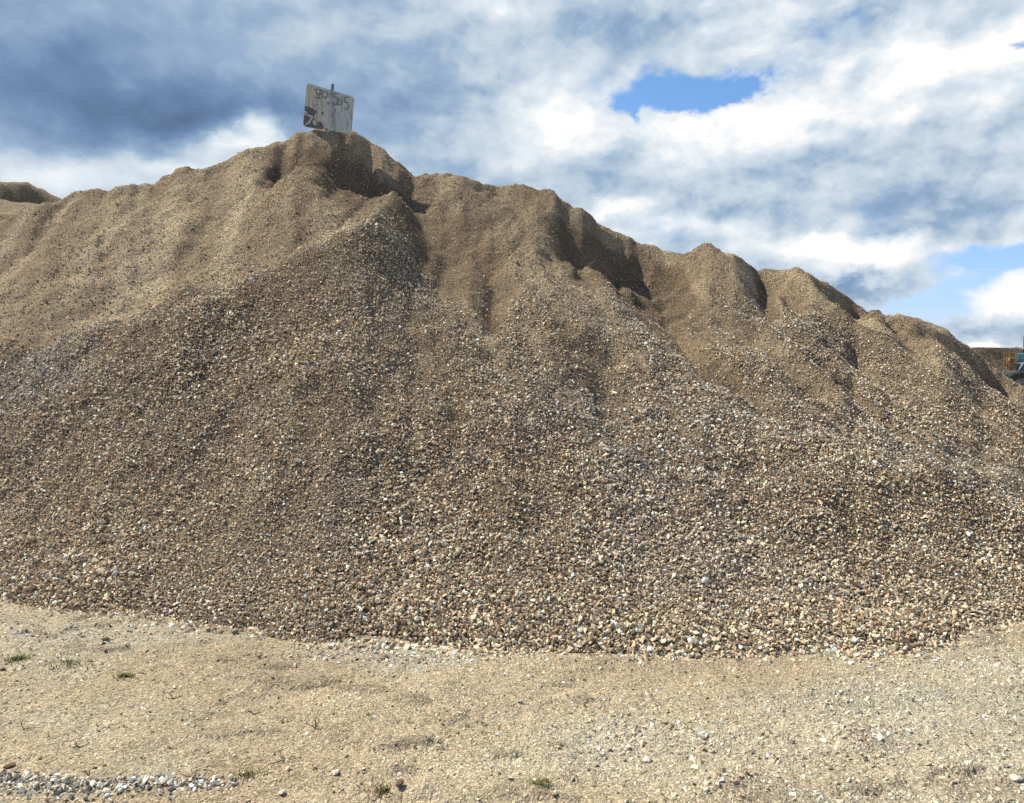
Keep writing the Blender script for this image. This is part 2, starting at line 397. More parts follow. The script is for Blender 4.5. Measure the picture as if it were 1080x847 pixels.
# ------------------------------------------------------------------ grid meshes
def grid_mesh(name, xs, ys, zf, keep=None, matf=None):
    X, Y = np.meshgrid(xs, ys); Z, C = zf(X, Y)
    nx, ny = len(xs), len(ys)
    co = np.stack([X, Y, Z], -1).reshape(-1, 3)
    idx = np.arange(nx * ny).reshape(ny, nx)
    q = np.stack([idx[:-1, :-1], idx[:-1, 1:], idx[1:, 1:], idx[1:, :-1]], -1).reshape(-1, 4)
    if keep is not None:
        kz = keep(Z).reshape(-1); q = q[kz[q].any(1)]
    used = np.zeros(len(co), bool); used[q] = True
    remap = np.cumsum(used) - 1; co = co[used]; q = remap[q]
    me = bpy.data.meshes.new(name)
    me.vertices.add(len(co)); me.vertices.foreach_set('co', co.astype(np.float32).ravel())
    me.loops.add(q.size); me.loops.foreach_set('vertex_index', q.ravel().astype(np.int32))
    me.polygons.add(len(q)); me.polygons.foreach_set('loop_start', np.arange(0, q.size, 4, dtype=np.int32)); me.polygons.foreach_set('loop_total', np.full(len(q), 4, np.int32))
    me.update(calc_edges=True); me.shade_smooth()
    at = me.color_attributes.new('mix', 'FLOAT_COLOR', 'POINT')
    C4 = np.concatenate([C.reshape(-1, 3), np.ones((nx * ny, 1))], 1)[used]
    at.data.foreach_set('color', C4.astype(np.float32).ravel())
    return me

def coarse_field(X, Y, t, a, ap, carve):
    """1 where the face is covered in loose coarse stones, 0 where it is fine earth"""
    px = a * F + 540
    lim = np.interp(px, [-400, 0, 120, 230, 330, 430, 470, 515, 545, 600, 700, 850, 1000, 1200], [.62, .60, .60, .66, .74, .84, .66, .55, .74, .80, .88, .94, .97, .97])
    d = lim - t + .10 * fbm(X * .8, Y * .8, 3, 91)
    c = ss(-.03, .12, d)
    c = c * (1 - .55 * ss(.02, .30, fbm((ap) * 70, t * 3, 3, 95)) * ss(.15, .5, t))
    left_ = 1 - ss(250, 340, px)
    c = np.maximum(c, .34 - .20 * left_ + .30 * fbm(X * 2.5, Y * 2.5, 3, 93))
    lw = (1 - ss(400, 470, px))
    c = c * (1 - lw) + lw * np.where(heap.dl > 0, np.maximum(c, .9 * ss(-2, 8, heap.dl)), np.minimum(c, .16 + .25 * np.clip(fbm(X * 2, Y * 2, 3, 94), 0, 1)))
    c = c * (1 - .85 * ss(.10, .24, carve))
    return np.clip(c, 0.04, 1)
def heap_colour(X, Y, t, a, ap, carve, c):
    g = np.clip(.55 * c + .5 * fbm(X * .7, Y * .7, 3, 97), 0, 1) * (1 - ss(.1, .25, carve))
    sandy = np.clip(.38 + 1.3 * fbm(ap * 45, t * 2.5 + X * .2, 3, 98), 0, 1) * (1 - c * .6) * (1 - ss(.1, .25, carve))
    dark = np.clip(ss(.10, .28, carve) * (.75 + .6 * fbm(X * 2, Y * 2, 2, 99)), 0, 1)  # slumps darkened in the colour too, for the shade lying in them
    return np.stack([sandy, g, dark], -1)

def heap_zf(X, Y):
    z, t, s, a, carve, ap = heap(X, Y, True)
    c = coarse_field(X, Y, t, a, ap, carve); z = heap_z(X, Y, z)
    return z, heap_colour(X, Y, t, a, ap, carve, c)
xs = np.concatenate([np.arange(-14, -8, .12), np.arange(-8, 7.6, .035), np.arange(7.6, 16, .12)])
ys = np.concatenate([np.arange(3.6, 12.2, .035), np.arange(12.2, 20, .15)])
me = grid_mesh('gravel_heap', xs, ys, heap_zf, keep=lambda Z: Z > -.12)
heap_o = link('gravel_heap', me, M_heap)
tag(heap_o, 'long foreground heap of brown quarry gravel with a tilted sign on its summit', 'gravel heap', 'gravel heaps')

def ground_zf(X, Y):
    Z = ground_z(X, Y)
    px = X / np.maximum(Y, .5) * F + 540; 
    def at(px_, py_, rx, ry):
        x0, y0 = on_ground(px_, py_)
        return np.exp(-((X - x0) / rx) ** 2 - ((Y - y0) / ry) ** 2)
    n = fbm(X * 1.2, Y * 1.6, 4, 101); n2 = fbm(X * .8 + 9, Y * .9, 4, 102)
    grey = .12 + .8 * n + .55 * at(1010, 720, .9, .6) + .5 * at(1050, 800, .6, .5) + .8 * at(470, 693, .35, .14) + .7 * at(680, 780, .5, .35) + .4 * at(60, 680, .8, .25) - .5 * at(730, 705, .6, .22) - .3 * at(250, 720, .7, .4)
    sandy = .55 + 1.1 * n2 + .3 * at(80, 770, .8, .5) - .6 * at(740, 706, .7, .15) - .5 * at(300, 690, .4, .15) - .3 * at(240, 725, .3, .08)
    dark = np.clip(.5 * np.clip(n - .25, 0, 1) + .5 * ss(.16, .30, fbm(X * 4, Y * 9, 4, 105)) * ss(-.05, .2, fbm(X * .9, Y * 1.1, 2, 106)), 0, .8)
    return Z, np.clip(np.stack([sandy, grey, dark], -1), 0, 1)
def span(lo, a, b, hi, fine):
    def out(start, end):
        r = []; v = start; st_ = fine
        while v < end: st_ *= 1.25; v += st_; r.append(v)
        return r
    L = [-v for v in out(-a, -lo)][::-1]
    return np.array(L + list(np.arange(a, b, fine)) + out(b, hi))
me = grid_mesh('ground', span(-900, -4.2, 4.2, 900, .016), span(-900, 2.3, 6.0, 900, .016), ground_zf)
g = link('ground', me, M_ground); tag(g, 'pale sandy yard floor with scattered grit', kind='structure')

# ------------------------------------------------------------------ stones
def stone_protos():
    c = bpy.data.collections.new('stone_shapes')
    for i in range(9):
        bm = bmesh.new()
        for k in range(12):
            v = Vector((random.gauss(0, 1), random.gauss(0, 1), random.gauss(0, 1))).normalized() * random.uniform(.40, .60)
            v.x *= random.uniform(1., 1.25); v.z *= random.choice((.4, .55, .75)) ; bm.verts.new(v)
        r = bmesh.ops.convex_hull(bm, input=bm.verts[:])
        bmesh.ops.delete(bm, geom=[v for v in bm.verts if not v.link_faces], context='VERTS')
        me = bpy.data.meshes.new('stone'); bm.to_mesh(me); bm.free(); me.materials.append(M_stone)
        o = bpy.data.objects.new('stone_%d' % i, me); c.objects.link(o)
    return c
PROTO = stone_protos()
def scatter_group():
    ng = bpy.data.node_groups.new('scatter_stones', 'GeometryNodeTree')
    ng.interface.new_socket('Geometry', in_out='INPUT', socket_type='NodeSocketGeometry')
    ng.interface.new_socket('Geometry', in_out='OUTPUT', socket_type='NodeSocketGeometry')
    N = ng.nodes; L = ng.links
    gi = N.new('NodeGroupInput'); go = N.new('NodeGroupOutput')
    ci = N.new('GeometryNodeCollectionInfo'); ci.inputs['Collection'].default_value = PROTO; ci.inputs['Separate Children'].default_value = True; ci.inputs['Reset Children'].default_value = True
    ip = N.new('GeometryNodeInstanceOnPoints'); ip.inputs['Pick Instance'].default_value = True
    def attr(nm, ty):
        n = N.new('GeometryNodeInputNamedAttribute'); n.data_type = ty; n.inputs[0].default_value = nm; return n.outputs[0]
    L.new(gi.outputs[0], ip.inputs['Points']); L.new(ci.outputs[0], ip.inputs['Instance'])
    L.new(attr('pick', 'INT'), ip.inputs['Instance Index'])
    er = N.new('FunctionNodeEulerToRotation'); L.new(attr('rot', 'FLOAT_VECTOR'), er.inputs[0]); L.new(er.outputs[0], ip.inputs['Rotation'])
    L.new(attr('size', 'FLOAT_VECTOR'), ip.inputs['Scale'])
    L.new(ip.outputs[0], go.inputs[0])
    return ng
SCATTER = scatter_group()
PAL = np.array([(.38, .29, .20), (.28, .215, .15), (.24, .165, .105), (.44, .35, .245), (.19, .125, .08), (.15, .12, .095), (.29, .26, .21), (.54, .46, .34), (.31, .215, .135), (.23, .15, .10), (.21, .20, .17), (.74, .68, .56)]) * np.array([1.74, 1.66, 1.46])
PW = np.array([.17, .16, .13, .12, .09, .07, .08, .06, .05, .03, .03, .03]); PW = PW / PW.sum()
def stones(name, P3, size, grey, parent, gain=1., desat=.55, dust=None):
    n = len(P3)
    me = bpy.data.meshes.new(name); me.vertices.add(n); me.vertices.foreach_set('co', P3.astype(np.float32).ravel())
    rot = np.stack([rng.normal(0, .9, n), rng.normal(0, .9, n), rng.uniform(0, 6.283, n)], -1)
    sz = size[:, None] * rng.uniform(.8, 1.25, (n, 3))
    c = PAL[rng.choice(len(PAL), n, p=PW)] * rng.uniform(.5, 1.45, (n, 1)) * gain
    lum = c.mean(1, keepdims=True); c = c + (lum * np.array([[1.08, 1., .84]]) - c) * .30; lum = c.mean(1, keepdims=True); c = c + (lum * np.array([[1.05, 1., .88]]) - c) * np.clip(grey, 0, 1)[:, None] * desat
    if dust is not None: c = c + (np.array([[.56, .44, .295]]) * (.7 + .5 * rng.uniform(0, 1, (n, 1))) - c) * dust[:, None]
    c = np.concatenate([np.clip(c, .02, .85), np.ones((n, 1))], 1)
    a = me.attributes.new('rot', 'FLOAT_VECTOR', 'POINT'); a.data.foreach_set('vector', rot.astype(np.float32).ravel())
    a = me.attributes.new('size', 'FLOAT_VECTOR', 'POINT'); a.data.foreach_set('vector', sz.astype(np.float32).ravel())
    a = me.attributes.new('pick', 'INT', 'POINT'); a.data.foreach_set('value', rng.integers(0, 9, n).astype(np.int32))
    a = me.attributes.new('tint', 'FLOAT_COLOR', 'POINT'); a.data.foreach_set('color', c.astype(np.float32).ravel())
    o = link(name, me, M_stone, parent)
    md = o.modifiers.new('scatter', 'NODES'); md.node_group = SCATTER
    o['kind'] = 'stuff'
    return o

def jitter_grid(x0, x1, y0, y1, d):
    X, Y = np.meshgrid(np.arange(x0, x1, d), np.arange(y0, y1, d))
    X = X.ravel() + rng.uniform(-.5, .5, X.size) * d; Y = Y.ravel() + rng.uniform(-.5, .5, Y.size) * d
    return X, Y
# loose stones lying on the face of the heap
def heap_stones(d, smin, smax, dens, lo_t, hi_t, cpow):
    X, Y = jitter_grid(-8.2, 8.2, 3.8, 12.4, d)
    k = np.abs(X / Y) < .82; X, Y = X[k], Y[k]
    z, t, s, a, carve, ap = heap(X, Y, True)
    c = coarse_field(X, Y, t, a, ap, carve)
    z = heap_z(X, Y, z)
    p = dens * c ** cpow * ss(lo_t[0], lo_t[1], t) * (1 - ss(hi_t[0], hi_t[1], t))
    k = (rng.uniform(0, 1, X.size) < p) & (z > -.02) & (Y - (Y + s) < .35)
    X, Y, z, t, c = X[k], Y[k], z[k], t[k], c[k]
    u = rng.uniform(0, 1, X.size)
    size = smin + (smax - smin) * u ** 2.2
    size = size * (1.08 - .46 * np.clip(t, 0, 1)) * (1 + .42 * np.clip(fbm(X * 1.4, Y * 1.4, 3, 127), -.5, .6))
    Z = z + size * rng.uniform(-.15, .62, X.size)
    g = np.clip(.15 + 1.2 * fbm(X * .9, Y * .9, 3, 120), 0, 1)
    return np.stack([X, Y, Z], -1), size, g, np.clip(ss(.6, .95, t) * .45 + .30 * (1 - c) + .5 * fbm(X * .8, Y * .8, 3, 125) - .22, 0, .7)
parts = [heap_stones(.0145, .0115, .031, 1.0, (-.03, .0), (.75, .95), 1.2),
         heap_stones(.021, .011, .030, .8, (.45, .7), (1.02, 1.06), .45),
         heap_stones(.16, .03, .055, .45, (-.02, .02), (.95, 1.0), .3)]
P3 = np.concatenate([p[0] for p in parts]); S = np.concatenate([p[1] for p in parts]); G = np.concatenate([p[2] for p in parts])
D_ = np.concatenate([p[3] for p in parts]); print('heap stones', len(P3))
so = stones('loose_stone', P3, S, G, heap_o, 1.0, .55, D_)
so['label'] = 'loose coarse stones covering the face of the heap'

# grit and stones on the yard
X, Y = jitter_grid(-4.6, 4.8, 2.2, 6.4, .0165)
k = np.abs(X / Y) < .82; X, Y = X[k], Y[k]
Yb = np.interp(X / Y, ba, bY)
def ga(px_, py_, rx, ry):
    x0, y0 = on_ground(px_, py_); return np.exp(-((X - x0) / rx) ** 2 - ((Y - y0) / ry) ** 2)
n = fbm(X * 1.2, Y * 1.6, 4, 101)
dens = .34 + .75 * np.clip(n, 0, 1) + .75 * ga(470, 693, .30, .11) + .6 * ga(700, 775, .55, .25) + .35 * ga(1000, 810, .7, .35) + .3 * ga(1010, 710, .7, .3) + .5 * ga(905, 780, .14, .08) + .6 * ga(778, 832, .2, .1) + .25 * ga(430, 810, .5, .2)
dens = dens + .5 * (1 - ss(-.02, .34, Yb - Y)) ** 2 * ss(-.3, .3, fbm(X * 2.5, Y * 2.5, 2, 131) + .15)
dens = dens - .12 * ga(90, 770, .7, .35) - .1 * ga(740, 705, .6, .15)
k = (rng.uniform(0, 1, X.size) < dens) & (Y < Yb + .05)
X, Y = X[k], Y[k]; z = ground_z(X, Y); n = n[k]; toe = np.exp(-np.clip(Yb[k] - Y, 0, 9) / .10)
size = .005 + (.018 + .012 * toe) * rng.uniform(0, 1, X.size) ** (3.2 - 1.8 * toe)
big = ss(.4, 1., dens[k]); size = size * (1 + .45 * big)
gs = stones('scattered_grit', np.stack([X, Y, z + size * rng.uniform(-.28, .08, X.size)], -1), size, np.clip(.1 + .5 * big + .6 * n - toe, 0, 1), None, 1.22)
tag(gs, 'small stones and grit scattered over the sandy yard in front of the heap', 'grit', kind='stuff')
print('grit', len(X))
# windrow of coarse grey stones in the lower left corner
x1, y1 = on_ground(90, 831)
X, Y = jitter_grid(-2.9, -.95, y1 - .2, y1 + .2, .0125)
w = np.exp(-((Y - y1 - .0 - .02 * np.sin(X * 5)) / .048) ** 2) * (1 - ss(-1.35, -.95, X))
k = rng.uniform(0, 1, X.size) < w * 1.6; X, Y, w = X[k], Y[k], w[k]
size = .009 + .017 * rng.uniform(0, 1, X.size) ** 1.8
ws = stones('coarse_gravel', np.stack([X, Y, ground_z(X, Y) + size * rng.uniform(-.1, .5, X.size)], -1), size, np.full(X.size, 1.), None, 1.25, .7)
tag(ws, 'low row of coarse grey gravel lying along the lower left of the yard', 'gravel', kind='stuff')

# ------------------------------------------------------------------ heap behind, on the left, and bank far right
def heap2(X, Y):
    s1 = np.interp(X / Y, [A(-500), A(-200), A(0), A(30), A(50), A(66), A(80), A(120)], [.15, .2, .225, .2225, .218, .211, .200, .12])
    Yc = 15.4 + .4 * np.sin(X * 1.3); Zc = CAM_H + s1 * Yc + .05 * fbm(X * 3, X * 0, 3, 141)
    z = np.where(Y < Yc, Zc - .55 * (Yc - Y), Zc - .6 * (Y - Yc)) 
    band = ss(.15, .35, (Yc - Y) + .2 * fbm(X, Y, 2, 144)) * (1 - ss(.35, 1., Yc - Y))
    z = z - .25 * band + .12 * fbm(X * 1.6, Y * 1.6, 4, 142)
    return z, np.stack([.5 + 0 * z, .2 + 0 * z, np.clip(band * .5, 0, 1)], -1)  # earth darker along the band under the crest
me = grid_mesh('gravel_heap', np.arange(-22, -5.6, .07), np.arange(8, 24, .1), heap2, keep=lambda Z: Z > -.1)
h2 = link('gravel_heap', me, M_heap); tag(h2, 'further brown heap whose rounded top shows over the left end of the long heap', 'gravel heap', 'gravel heaps')

def bank(X, Y):
    yc = Y - .12 * X
    top = 2.62 - (X - 25) * .008 + .10 * fbm(X * .35, Y * .3, 4, 151)
    z = np.where(yc < 44, top - .8 * (44 - yc), np.where(yc > 50, top - .7 * (yc - 50), top)) + .15 * fbm(X * .8, Y * .8, 3, 152)
    return np.minimum(z, top + .04), np.stack([.2 + .5 * fbm(X * .4, Y * .4, 3, 153), .1 + 0 * z, .3 + fbm(X, Y, 3, 154)], -1).clip(0, 1)
me = grid_mesh('earth_bank', np.arange(8, 62, .3), np.arange(36, 64, .3), bank, keep=lambda Z: Z > -.1)
eb = link('earth_bank', me, M_far); tag(eb, 'low flat topped bank of dark brown earth far off behind the parked machine', 'earth bank')

# ------------------------------------------------------------------ sign
def sign():
    Ys = 10.95
    def w(px, py): a_, e_ = ray(px, py); return Vector((a_ * Ys, 0, CAM_H + e_ * Ys))
    c = [w(323.5, 87.5), w(374, 102.5), w(370.5, 141.5), (w(319.5, 133.5))]
    base = w(349, 140)
    root = empty('sign', (base.x, Ys, base.z - .12)); O = Vector((base.x, 0, base.z - .12))
    tag(root, 'weathered white metal sign with faded numbers tilting on the summit of the heap', 'sign')
    # panel as a rounded quad with thickness
    def bil(u, v):  # u right, v up
        return c[3] * (1 - u) * (1 - v) + c[2] * u * (1 - v) + c[1] * u * v + c[0] * (1 - u) * v - O
    bm = bmesh.new(); pts = []
    rr = .07
    for (cu, cv, a0) in ((1 - rr, rr, -90), (1 - rr, 1 - rr, 0), (rr, 1 - rr, 90), (rr, rr, 180)):
        for k in range(6):
            an = R(a0 + k * 18); pts.append((cu + rr * math.cos(an), cv + rr * math.sin(an)))
    yo = lambda u, v: 0.
    N = 14
    fr = []; 
    # triangulated fan over a grid would crease; use a dense ring + centre rows
    front = [bm.verts.new(bil(u, v) + Vector((0, yo(u, v) - .002, 0))) for u, v in pts]
    back = [bm.verts.new(bil(u, v) + Vector((0, yo(u, v) + .002, 0))) for u, v in pts]
    ctr = bm.verts.new(bil(.5, .5) + Vector((0, yo(.5, .5) - .002, 0))); ctb = bm.verts.new(bil(.5, .5) + Vector((0, yo(.5, .5) + .002, 0)))
    n = len(pts)
    for i in range(n):
        j = (i + 1) % n
        bm.faces.new((front[i], front[j], ctr)); bm.faces.new((back[j], back[i], ctb)); bm.faces.new((front[j], front[i], back[i], back[j]))
    m, T, b = mat('sign_paint', .55, .3)
    co = T.new('ShaderNodeTexCoord').outputs['Object']
    sp = T.new('ShaderNodeSeparateXYZ'); T.put(sp.inputs[0], co)
    n1 = T.noise(co, 9, 6, .65); n2 = T.noise(T.vm('MULTIPLY', co, (30, 1, 5)), 1., 4, .6); n3 = T.noise(co, 45, 3, .6)
    base_c = T.mix(T.rng(sp.outputs[0], -.25, .05), (.50, .46, .35), (.45, .48, .45))
    rust = T.m('MULTIPLY', T.rng(n1, .52, .66), T.rng(sp.outputs[0], -.05, -.34)); 
    c1 = T.mix(T.m('MULTIPLY', rust, .6), base_c, (.30, .22, .12))
    streak = T.m('MAXIMUM', T.m('MULTIPLY', T.rng(n2, .50, .64), .6), T.m('MULTIPLY', T.m('MULTIPLY', T.rng(T.m('ABSOLUTE', T.m('SUBTRACT', sp.outputs[0], .035)), .055, .01), T.rng(n1, .36, .55)), .75))
    c1 = T.mix(streak, c1, (.16, .18, .17))
    c1 = T.mix(T.m('MULTIPLY', T.rng(n3, .60, .70), .5), c1, (.15, .14, .13))
    T.put(b.inputs['Base Color'], c1)
    panel = bm_obj('panel', bm, m, root)
    # lettering: faded outline strokes, and the dark patch with pale marks
    dark = flat_mat('faded_lettering', (.20, .205, .20), .7, .2, var=.7, vs=30)
    patch = flat_mat('dark_patch', (.13, .125, .13), .7, .2, var=.4, vs=40)
    pale = flat_mat('pale_lettering', (.52, .48, .42), .7, .2, var=.25, vs=40)
    def px2(px, py, k): 
        p = w(px, py) - O
        u = (px - 320) / 54; v = (140 - py) / 50
        return Vector((p.x, yo(min(max(u, 0), 1), min(max(v, 0), 1)) - .002 - k, p.z))
    def z2(x, y): return 315 + x * 65 / 918., 84 + y * 60 / 847.      # measured on an enlargement
    def poly(bm, pp, k, th=.0015):
        f = [bm.verts.new(px2(*z2(*p), k)) for p in pp]; bk = [bm.verts.new(v.co + Vector((0, th, 0))) for v in f]
        bm.faces.new(f); bm.faces.new(bk[::-1])
        for i in range(len(f)): j = (i + 1) % len(f); bm.faces.new((f[j], f[i], bk[i], bk[j]))
    def stroke(bm, pp, wd, k):
        for p, q in zip(pp[:-1], pp[1:]):
            d = Vector((q[0] - p[0], q[1] - p[1])); d.normalize(); nn = Vector((-d.y, d.x)) * wd / 2; e = d * wd * .3
            poly(bm, [(p[0] - e.x + nn.x, p[1] - e.y + nn.y), (q[0] + e.x + nn.x, q[1] + e.y + nn.y), (q[0] + e.x - nn.x, q[1] + e.y - nn.y), (p[0] - e.x - nn.x, p[1] - e.y - nn.y)], k); k += .0006
    def group(name, mt, items, wd, k, label=None):
        bm = bmesh.new()
        for it in items: stroke(bm, it, wd, k)
        o = bm_obj(name, bm, mt, panel)
        if label: o['label'] = label
        return o
    E = [[(232, 150), (262, 168), (290, 270)], [(262, 140), (345, 160)], [(330, 165), (300, 285)], [(245, 265), (325, 290)], [(255, 205), (325, 215)]]
    group('lettering', dark, E, 15, .005)
    group('lettering', dark, [[(365, 178), (352, 265)], [(365, 178), (410, 182), (432, 212), (428, 250), (400, 275), (352, 265)]], 15, .005)
    group('lettering', dark, [[(492, 182), (462, 262)], [(592, 212), (522, 205), (512, 270), (560, 262), (592, 290), (585, 345), (550, 378), (515, 362)]], 15, .005)
    group('lettering', dark, [[(655, 245), (632, 385)]], 14, .005)
    group('lettering', dark, [[(745, 272), (692, 262), (682, 340), (722, 338), (745, 368), (742, 420), (712, 445), (685, 430)]], 15, .005)
    group('lettering', dark, [[(290, 375), (240, 380), (230, 425)]], 9, .005)
    bm = bmesh.new()
    poly(bm, [(92, 395), (150, 405), (265, 462), (252, 520), (200, 640), (262, 665), (300, 610), (345, 640), (375, 705), (345, 742), (230, 728), (110, 698), (74, 660), (78, 560), (95, 470)], .004)
    bm_obj('dark_patch', bm, patch, panel)
    group('pale_lettering', pale, [[(92, 510), (205, 560), (160, 640), (112, 668)], [(100, 478), (130, 520)]], 24, .007)
    group('pale_lettering', pale, [[(262, 505), (212, 655)], [(262, 505), (305, 575), (300, 625)], [(235, 590), (300, 590)], [(215, 655), (262, 668)]], 22, .007)
    for (x, y, r_) in ((357, 505, 24), (590, 372, 14), (486, 545, 13), (440, 350, 20), (545, 455, 17), (415, 752, 24)):
        bm = bmesh.new()
        poly(bm, [(x + r_ * math.cos(i) * random.uniform(.7, 1.2), y + r_ * 1.25 * math.sin(i) * random.uniform(.8, 1.3)) for i in np.linspace(0, 5.6, 8)], .0045)
        bm_obj('paint_chip', bm, dark, panel)
    bm = bmesh.new(); top = w(350.6, 88) - O; bot = w(346, 150) - O
    d = (bot - top)
    rot = d.to_track_quat('Z', 'Y').to_euler()
    box(bm, (top + bot) / 2 + Vector((0, .026, 0)), (.034, .034, d.length + .7), rot, .003)
    for v in bm.verts: pass
    bm.verts.ensure_lookup_table()
    # keep the head of the post where it shows, the extra length goes into the heap
    sh_ = d.normalized() * .35
    for v in bm.verts: v.co += sh_
    bm_obj('post', bm, flat_mat('galvanised', (.20, .20, .24), .5, .4, .3), root)
sign()

# ------------------------------------------------------------------ machine on the far right
def machine():
    Yd = 31.; a0, e0 = ray(1058, 380)
    X0 = a0 * Yd
    root = empty('loader', (X0, Yd, 0), -math.atan(a0)); 
    tag(root, 'old teal and orange wheeled machine parked beyond the right end of the long heap', 'loader')
    K = Yd / F                                 # metres per photo pixel there
    zz = lambda py: CAM_H + (385 - py) * K
    xx = lambda px: (px - 1058) * K / 1.17
    teal = flat_mat('teal_paint', (.045, .16, .17), .5, .4, var=.35, vs=3); orange = flat_mat('orange_paint', (.24, .14, .075), .6, .3, var=.4, vs=5)
    greyp = flat_mat('grey_steel', (.17, .18, .18), .6, .3, var=.3, vs=4); rub = flat_mat('rubber', (.04, .04, .045), .85, .2); blk = flat_mat('black_steel', (.03, .03, .03), .7, .3)
    glass = flat_mat('dark_glass', (.02, .03, .035), .1, .6); white = flat_mat('white_paint', (.62, .63, .63), .5, .3, var=.1); yel = flat_mat('amber_lens', (.75, .5, .08), .3, .5, var=.1); navy = flat_mat('navy_paint', (.03, .04, .12), .5, .4)
    bm = bmesh.new(); box(bm, (2.7, .9, (zz(394) + zz(401)) / 2), (5.2, 1.0, .24), None, .03); box(bm, (.32, .55, zz(393.5)), (.66, 1.9, .16), Euler((0, R(6), 0)), .02); bm_obj('chassis', bm, greyp, root)
    # guard frame: rails and posts
    bm = bmesh.new()
    for px_, in ((1059.2,), (1064.5,), (1071.5,)):
        box(bm, (xx(px_), -.1, (zz(371.5) + zz(391)) / 2), (.05, .05, zz(371.5) - zz(391)), None, .006); box(bm, (xx(px_), 1.5, (zz(371.5) + zz(391)) / 2), (.05, .05, zz(371.5) - zz(391)), None, .006)
    for py_ in (372, 382.5, 390.5):
        box(bm, (xx(1065.3), -.1, zz(py_)), (xx(1072.5) - xx(1058.4), .045, .05), None, .006); box(bm, (xx(1059.2), .7, zz(py_)), (.045, 1.55, .05), None, .006)
    bm_obj('guard_frame', bm, orange, root)
    bm = bmesh.new(); box(bm, (xx(1067.2), .55, (zz(377) + zz(391)) / 2), (.36, 1.0, zz(377) - zz(391)), None, .03); bm_obj('radiator', bm, orange, root)
    bm = bmesh.new(); box(bm, (xx(1064.4), -.15, zz(379.)), (.05, .05, .11), None, .01); l = bm_obj('lamp', bm, yel, root)
    # body
    bm = bmesh.new(); box(bm, (xx(1072) + 1.1, .75, (zz(372.5) + zz(393)) / 2), (2.2, 1.6, zz(372.5) - zz(393)), None, .05); body = bm_obj('bonnet', bm, teal, root)
    bm = bmesh.new(); bar(bm, (xx(1073.5), -.09, zz(392)), (xx(1078.5), -.09, zz(383.5)), .03, 6); bar(bm, (xx(1072.), -.09, zz(383.)), (xx(1080), -.09, zz(383.)), .022, 6); bm_obj('trim', bm, white, body)
    bm = bmesh.new()
    for k in range(6): box(bm, (xx(1072) + 1.15 + k * .12, -.06, zz(380)), (.05, .03, .28))
    bm_obj('vent', bm, blk, body)
    bm = bmesh.new(); box(bm, (xx(1072.5) + .55, .75, zz(370)), (1.3, 1.3, .05), Euler((0, R(14), 0)), .01); bm_obj('engine_cover', bm, white, root)
    bm = bmesh.new(); bar(bm, (xx(1080.5), .6, zz(372)), (xx(1080.5), .6, zz(357)), .055, 12); box(bm, (xx(1080.5), .6, zz(356.5)), (.16, .12, .03), Euler((0, .5, 0))); bm_obj('exhaust_pipe', bm, navy, root)
    # cab further right
    bm = bmesh.new(); cx = xx(1072) + 3.05
    for dx in (-.75, .75):
        for dy in (.05, 1.45): box(bm, (cx + dx, dy, 2.25), (.08, .08, 1.7), None, .01)
    box(bm, (cx, .75, 1.35), (1.6, 1.5, .5), None, .03); cab = bm_obj('cab', bm, teal, root)
    bm = bmesh.new(); box(bm, (cx, .75, 3.14), (1.8, 1.7, .10), None, .03); bm_obj('roof', bm, white, cab)
    bm = bmesh.new(); box(bm, (cx, .75, 2.3), (1.44, 1.38, 1.44)); bm_obj('window', bm, glass, cab)
    # arm and bucket
    for dy in (.2, 1.3):
        bm = bmesh.new(); bar(bm, (cx + .9, dy, 1.5), (cx + 2.3, dy, .7), .12, 8); bm_obj('lift_arm', bm, orange, root)
    bm = bmesh.new(); box(bm, (cx + 2.5, .75, .62), (.08, 2.4, 1.0), Euler((0, .2, 0)), .01); box(bm, (cx + 2.9, .75, .14), (.95, 2.4, .06), None, .01)
    for dy in (-.43, 1.93): box(bm, (cx + 2.78, dy, .45), (.7, .05, .7), None, .01)
    bm_obj('bucket', bm, greyp, root)
    for (wx, wy) in ((xx(1078.5), -.28), (xx(1078.5), 1.75), (xx(1078.5) + 2.9, -.28), (xx(1078.5) + 2.9, 1.75)):
        r0 = .70
        wh = empty('wheel', (wx, wy, r0)); wh.parent = root
        bm = bmesh.new(); prof = [(.40, -.17), (.60, -.21), (.68, -.19), (.70, -.12), (.70, .12), (.68, .19), (.60, .21), (.40, .17)]
        ring = []
        n = 40
        for i in range(n):
            an = 2 * math.pi * i / n; kk = 1. if i % 2 else .965
            ring.append([bm.verts.new((r_ * (kk if r_ > .65 else 1) * math.cos(an), y_, r_ * (kk if r_ > .65 else 1) * math.sin(an))) for r_, y_ in prof])
        for i in range(n):
            A_, B_ = ring[i], ring[(i + 1) % n]
            for k in range(len(prof)):
                k2 = (k + 1) % len(prof); bm.faces.new((A_[k], A_[k2], B_[k2], B_[k]))
        bm_obj('tyre', bm, rub, wh)
        bm = bmesh.new(); bar(bm, (0, -.12, 0), (0, .12, 0), .41, 24); bar(bm, (0, -.17, 0), (0, .1, 0), .14, 12)
        bm_obj('rim', bm, greyp, wh)
machine()

